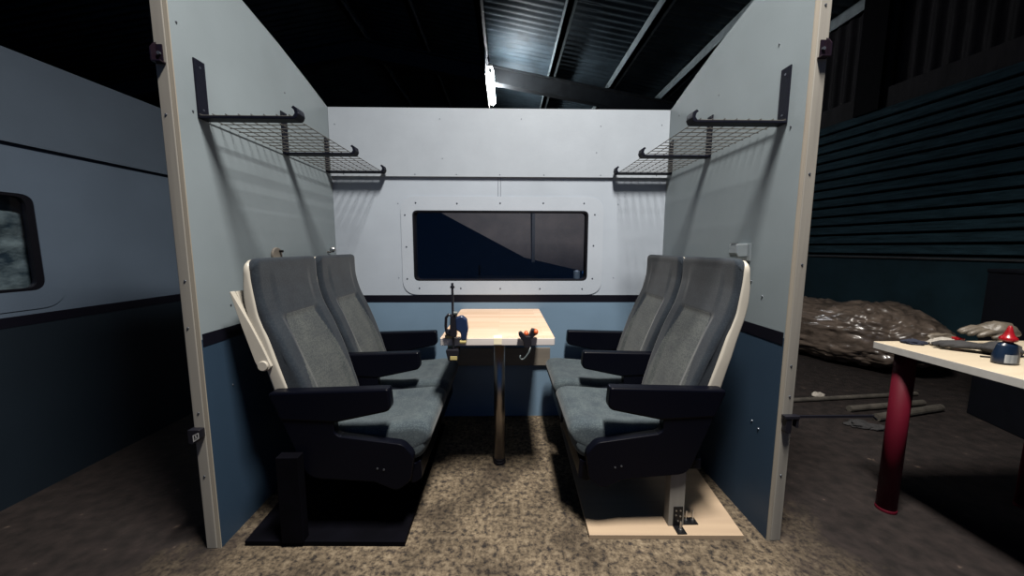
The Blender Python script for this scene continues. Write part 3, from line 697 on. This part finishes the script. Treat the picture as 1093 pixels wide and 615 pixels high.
bm = NB(); prism(bm, [(-1.5, zt0), (12.5, zt0), (12.5, zt0+.22), (-1.5, zt0+.22)], along, .02, .05); link('rail', bm, M['rust'], w)
bm = NB(); prev = None; per = .14; n2 = int(14/per*6)
for i in range(n2+1):
    y = -1.5+14*i/n2; d = .10+.02*math.sin(2*PI*y/per)
    cur = [bm.verts.new(along(y, zz, d)) for zz in (zt0+.2, 4.6)]
    if prev: bm.faces.new((prev[0], prev[1], cur[1], cur[0]))
    prev = cur
o = link('upper_sheet', bm, M['rust'], w, smooth=True)
for y in (4.1, -.4):
    bm = NB(); prism(bm, [(y-.02, zt0+.0), (y+.24, zt0+.0), (y+.24, 4.5), (y-.02, 4.5)], along, -.03, .018); link('steel_column', bm, M['dark_board'], w)
bm = NB(); box(bm, -8.5, 3.2, 14.6, 14.65, 0, 6); struct('wall_far_back', bm, M['shed'])
bm = NB(); box(bm, -8.55, -8.5, -2, 14.6, 0, 5); struct('wall_outer_left', bm, M['shed'])

# ------------------------------------------------------------------ polythene-wrapped pile on the right
def bundle():
    bm = NB(); bmesh.ops.create_uvsphere(bm, u_segments=220, v_segments=110, radius=1)
    for v in bm.verts:
        p = v.co.copy()
        c = Vector((math.copysign(abs(p.x)**.62, p.x), math.copysign(abs(p.y)**.75, p.y), math.copysign(abs(p.z)**.7, p.z)))
        q = Vector((c.x*.92, c.y*.40, c.z*.29))
        w = q*2.3+Vector((3, 1, 0))
        d = .07*noise.noise(w)+.05*(abs(noise.noise(q*4.6))-.2)+.035*(abs(noise.noise(q*Vector((9, 9, 16)).x*.9+Vector((0, 0, q.z*9))))-.2)+.012*noise.noise(q*25)
        g = Vector((q.x*7, q.y*7, q.z*15))+Vector((noise.noise(q*4), noise.noise(q*4+Vector((9, 0, 0))), 0))*1.5
        d += .030*(.3-abs(noise.noise(g)))+.014*(.3-abs(noise.noise(g*2.3)))
        q += p.normalized()*d
        L = Vector((-.33, .944)); Q = Vector((.944, .33))
        v.co = Vector((3.50+L.x*q.x+Q.x*q.y, 3.75+L.y*q.x+Q.y*q.y, max(.0, .29+q.z)))
    o = link('wrapped_bundle', bm, M['polythene'], smooth=True)
    tag(o, 'lumpy brown bundle under glossy crumpled polythene against the shed wall', 'wrapped bundle')
bundle()
def roll(a, b, r, label, seed, mat='polythene'):
    a, b = Vector(a), Vector(b); bm = NB(); pts = [a.lerp(b, k/30)+Vector((0, 0, .02*noise.noise(Vector((k*.3, seed, 0))))) for k in range(31)]
    tube(bm, pts, [r*(.55+.45*min(1, min(k, 30-k)/3))*(1+.12*noise.noise(Vector((k*.5, seed, 4)))) for k in range(31)], 20)
    for v in bm.verts:
        v.co += Vector((1, 1, 1))*.010*noise.noise(v.co*16); v.co.z = max(v.co.z, .001)
    tag(link('wrapped_roll', bm, M[mat], smooth=True), label, 'roll')
# thin poles on the dirt floor
for a, b, r, lab in (((2.0, 2.50, .017), (3.25, 2.62, .017), .016, 'long thin pole on the floor farthest back, nearest the wrapped bundle'),
                     ((2.45, 2.36, .022), (3.10, 2.45, .022), .021, 'pale slanting pole on the floor, between the other two poles'),
                     ((2.50, 2.22, .026), (3.12, 2.36, .026), .025, 'pale slanting pole on the floor, nearest the black box')):
    bm = NB(); cyl(bm, a, b, r, 12); tag(link('pole', bm, M['pole'], smooth=False), lab, 'pole', 'poles on the dirt floor')
bm = NB()
def lump(bm, c, sx, sy, sz, amp=.3, seed=0, u=24, v_=14, flat=True):
    r = bmesh.ops.create_uvsphere(bm, u_segments=u, v_segments=v_, radius=1)
    for v in r['verts']:
        p = v.co.copy(); d = 1+amp*noise.noise(p*1.7+Vector((seed, 0, 0)))+amp*.4*noise.noise(p*4.3+Vector((0, seed, 0)))
        v.co = Vector((c[0]+p.x*sx*d, c[1]+p.y*sy*d, c[2]+p.z*sz*d))
        if flat: v.co.z = max(v.co.z, c[2]-sz*.55)
lump(bm, (2.46, 2.62, .012), .045, .03, .02, .4, 5); tag(link('crumpled_wrapper', bm, M['paper'], smooth=True), 'small crumpled scrap on the dirt floor behind the poles', 'litter')
bm = NB(); lump(bm, (2.33, 2.16, .012), .08, .045, .018, .6, 8); lump(bm, (2.40, 2.12, .012), .06, .035, .015, .6, 9)
tag(link('rag', bm, M['greycloth'], smooth=True), 'dusty rag on the floor below the end of the post clamp bar', 'rag')
# black box
t = thing('storage_box', 'tall black cabinet standing behind the workbench at the right edge', 'cabinet', (3.5, 1.9, 0))
bm = NB(); P = [(3.05, 1.60), (3.75, 1.40), (3.97, 2.12), (3.27, 2.33)]
prism(bm, P, lambda x, y, d: (x, y, d), 0.0, 1.0); link('body', bm, M['boxmat'], t, bevel=.006)
bm = NB(); prism(bm, [(3.045, 1.595), (3.755, 1.395), (3.975, 2.125), (3.265, 2.335)], lambda x, y, d: (x, y, d), 1.0, 1.025); link('lid', bm, M['boxmat'], t, bevel=.006)

# ------------------------------------------------------------------ workbench
WX0, WX1, WY0, WY1, WZ = 1.630, 3.05, .45, 1.500, .75
t = thing('workbench', 'pale topped workbench on round red legs at the right edge', 'table', (2.3, 1.0, 0))
bm = NB(); prism(bm, fillet([(WX0, WY0), (WX1-.6, WY0), (WX1-.6, WY1), (WX0, WY1)], .008, 3), lambda x, y, d: (x, y, d), WZ-.030, WZ)
bm.normal_update()
for f in bm.faces:
    if abs(f.normal.z) < .5: f.material_index = 1
link('tabletop', bm, [M['wtop'], M['wedge']], t, bevel=.0015)
for x, y in ((1.700, 1.425), (2.345, 1.425), (1.700, .53), (2.345, .53)):
    bm = NB(); cyl(bm, (x, y, .012), (x, y, WZ-.030), .034, 28); l = link('leg', bm, M['red'], t, smooth=False)
    for p in l.data.polygons: p.use_smooth = len(p.vertices) == 4
    bm = NB(); cyl(bm, (x, y, 0), (x, y, .014), .036, 28); link('foot', bm, M['red'], l, bevel=.003)
    bm = NB(); cyl(bm, (x, y, WZ-.037), (x, y, WZ-.0301), .055, 28); link('top_flange', bm, M['bracket'], l)
bm = NB(); box(bm, 1.735, 2.31, 1.455, 1.485, .66, WZ-.0305); link('rear_rail', bm, M['bracket'], t)
# things on the bench
bm = NB(); lump(bm, (1.765, 1.455, WZ+.006), .045, .028, .012, .5, 1); tag(link('rag', bm, M['navy'], smooth=True), 'crumpled navy cloth near the left corner of the workbench', 'cloth')
t = thing('paper_bundle', 'crumpled pale paper and tape lying behind the navy cloth on the workbench', 'paper', (1.87, 1.44, WZ))
bm = NB(); lump(bm, (1.860, 1.435, WZ+.010), .060, .028, .018, .6, 12); link('crumpled_sheet', bm, M['paper'], t, smooth=True)
bm = NB(); lump(bm, (1.905, 1.475, WZ+.022), .060, .020, .020, .5, 14); link('crumpled_sheet', bm, M['tan'], t, smooth=True)
bm = NB(); box(bm, 1.93, 1.955, 1.43, 1.47, WZ, WZ+.03); tag(link('small_box', bm, M['cap'], bevel=.003), 'tiny red box between the crumpled paper and the tan glove', 'box')
t = thing('work_glove', 'tan leather glove lying on the dark glove, its fingers pointing left', 'glove', (2.0, 1.38, WZ))
def tube_l(bm, pts, rs, n=12, sy=1):
    tube(bm, pts, rs, n)
bm = NB(); lump(bm, (2.045, 1.40, WZ+.070), .066, .046, .038, .22, 21); link('palm', bm, M['tan'], t, smooth=True)
for (dx, dy, dz, L) in ((-.03, .02, .004, .095), (-.03, .004, .002, .105), (-.03, -.012, -.002, .095), (-.028, -.028, -.006, .075)):
    bm = NB(); a = Vector((2.045+dx, 1.40+dy, WZ+.070+dz)); tube(bm, [a, a+Vector((-L*.5, .006, .004)), a+Vector((-L*.85, .010, -.008)), a+Vector((-L, .012, -.014))], [.013, .012, .010, .005], 12); link('finger', bm, M['tan'], t, smooth=True)
bm = NB(); tube(bm, [(2.04, 1.37, WZ+.060), (2.0, 1.355, WZ+.056), (1.97, 1.358, WZ+.05)], [.014, .012, .006], 12); link('thumb', bm, M['tan'], t, smooth=True)
t = thing('work_glove', 'dark grey glove lying under the tan one, against the blue bottle', 'glove', (1.93, 1.30, WZ))
bm = NB(); lump(bm, (1.925, 1.300, WZ+.020), .070, .045, .026, .25, 31); link('palm', bm, M['greycloth'], t, smooth=True)
for dy, L in ((.03, .10), (.012, .115), (-.006, .11), (-.024, .09)):
    bm = NB(); a = Vector((1.885, 1.315+dy, WZ+.022)); tube(bm, [a, a+Vector((-L*.4, .02, .006)), a+Vector((-L*.8, .05, .0)), a+Vector((-L, .065, -.008))], [.013, .012, .010, .006], 12); link('finger', bm, M['greycloth'], t, smooth=True)
bm = NB(); tube(bm, [(1.84, 1.25, WZ+.004), (1.81, 1.262, WZ+.004), (1.80, 1.268, WZ+.004)], .003, 8); link('cuff_strap', bm, M['cblack'], t)
# glue bottle
bx_, by_ = 1.790, 1.195
t = thing('glue_bottle', 'dark blue glue bottle with a pointed red cap on the workbench', 'bottle', (bx_, by_, WZ))
bm = NB(); lathe(bm, [(r*1.12, z*1.2) for r, z in [(.031, 0), (.0345, .003), (.035, .010), (.0345, .028), (.030, .042), (.0265, .054), (.024, .060), (.014, .064), (.012, .070)]], (bx_, by_, WZ), 28, 1.0, .68); link('body', bm, M['bottle'], t, smooth=True)
bm = NB(); lathe(bm, [(r*1.12, z*1.2) for r, z in [(.016, .068), (.019, .070), (.0195, .078), (.016, .082), (.0120, .086), (.0085, .096), (.0045, .112), (.002, .115)]], (bx_, by_, WZ), 24); link('cap', bm, M['cap'], t, smooth=True)
bm = NB(); prev = None
for k in range(9):
    a = math.radians(-138+k*7); cur = [bm.verts.new((bx_+.0398*math.cos(a), by_+.0398*.68*math.sin(a), WZ+z)) for z in (.008, .038)]
    if prev: bm.faces.new((prev[0], cur[0], cur[1], prev[1]))
    prev = cur
link('label', bm, M['label'], t)
bm = NB(); lathe(bm, [(.030, 0), (.032, .003), (.032, .066), (.030, .070)], (1.80, 1.105, WZ), 28)
t = thing('metal_tin', 'grey metal tin beside the blue bottle, cut by the right edge', 'tin', (1.80, 1.105, WZ)); link('can', bm, M['tin'], t, smooth=False)
bm = NB(); lathe(bm, [(.028, .0702), (.0325, .0702), (.0325, .076), (.028, .0775)], (1.80, 1.105, WZ), 28); link('lid', bm, M['tin'], t)

# ------------------------------------------------------------------ light
def spot(name, loc, tgt, power, size, blend, rad, col):
    l = bpy.data.lights.new(name, 'SPOT'); l.energy = power; l.spot_size = math.radians(size); l.spot_blend = blend; l.shadow_soft_size = rad; l.color = col
    o = bpy.data.objects.new(name, l); C.objects.link(o); o.location = loc
    o.rotation_euler = (Vector(tgt)-Vector(loc)).to_track_quat('-Z', 'Y').to_euler(); return o
l = bpy.data.lights.new('strip_lamp', 'AREA'); l.shape = 'RECTANGLE'; l.size = .34; l.size_y = .85; l.energy = 255; l.color = (1.0, .95, .88); l.spread = math.radians(128)
o = bpy.data.objects.new('strip_lamp', l); C.objects.link(o); o.location = (.42, .45, 4.15)
W = bpy.data.worlds.new('night_air'); bpy.context.scene.world = W; W.use_nodes = True
bg = W.node_tree.nodes['Background']; bg.inputs[0].default_value = (.12, .38, 1.0, 1); bg.inputs[1].default_value = .15

# ------------------------------------------------------------------ camera
cam = bpy.data.cameras.new('camera'); co = bpy.data.objects.new('camera', cam); C.objects.link(co)
cam.sensor_width = 36; cam.lens = 377.15/1093*36; cam.clip_start = .02; cam.clip_end = 60
pt, yw, rl = .1142, .0191, .0019
co.location = (0, 0, 1.16)
# direction of view and roll
co.rotation_mode = 'QUATERNION'
fw = Vector((math.sin(yw)*math.cos(pt), math.cos(yw)*math.cos(pt), -math.sin(pt)))
q = fw.to_track_quat('-Z', 'Y')
from mathutils import Quaternion
co.rotation_quaternion = q @ Quaternion((0, 0, 1), rl)
S = bpy.context.scene; S.camera = co
S.view_settings.view_transform = 'Standard'; S.view_settings.look = 'None'; S.view_settings.gamma = 1; S.view_settings.use_curve_mapping = False
S.view_settings.exposure = 0
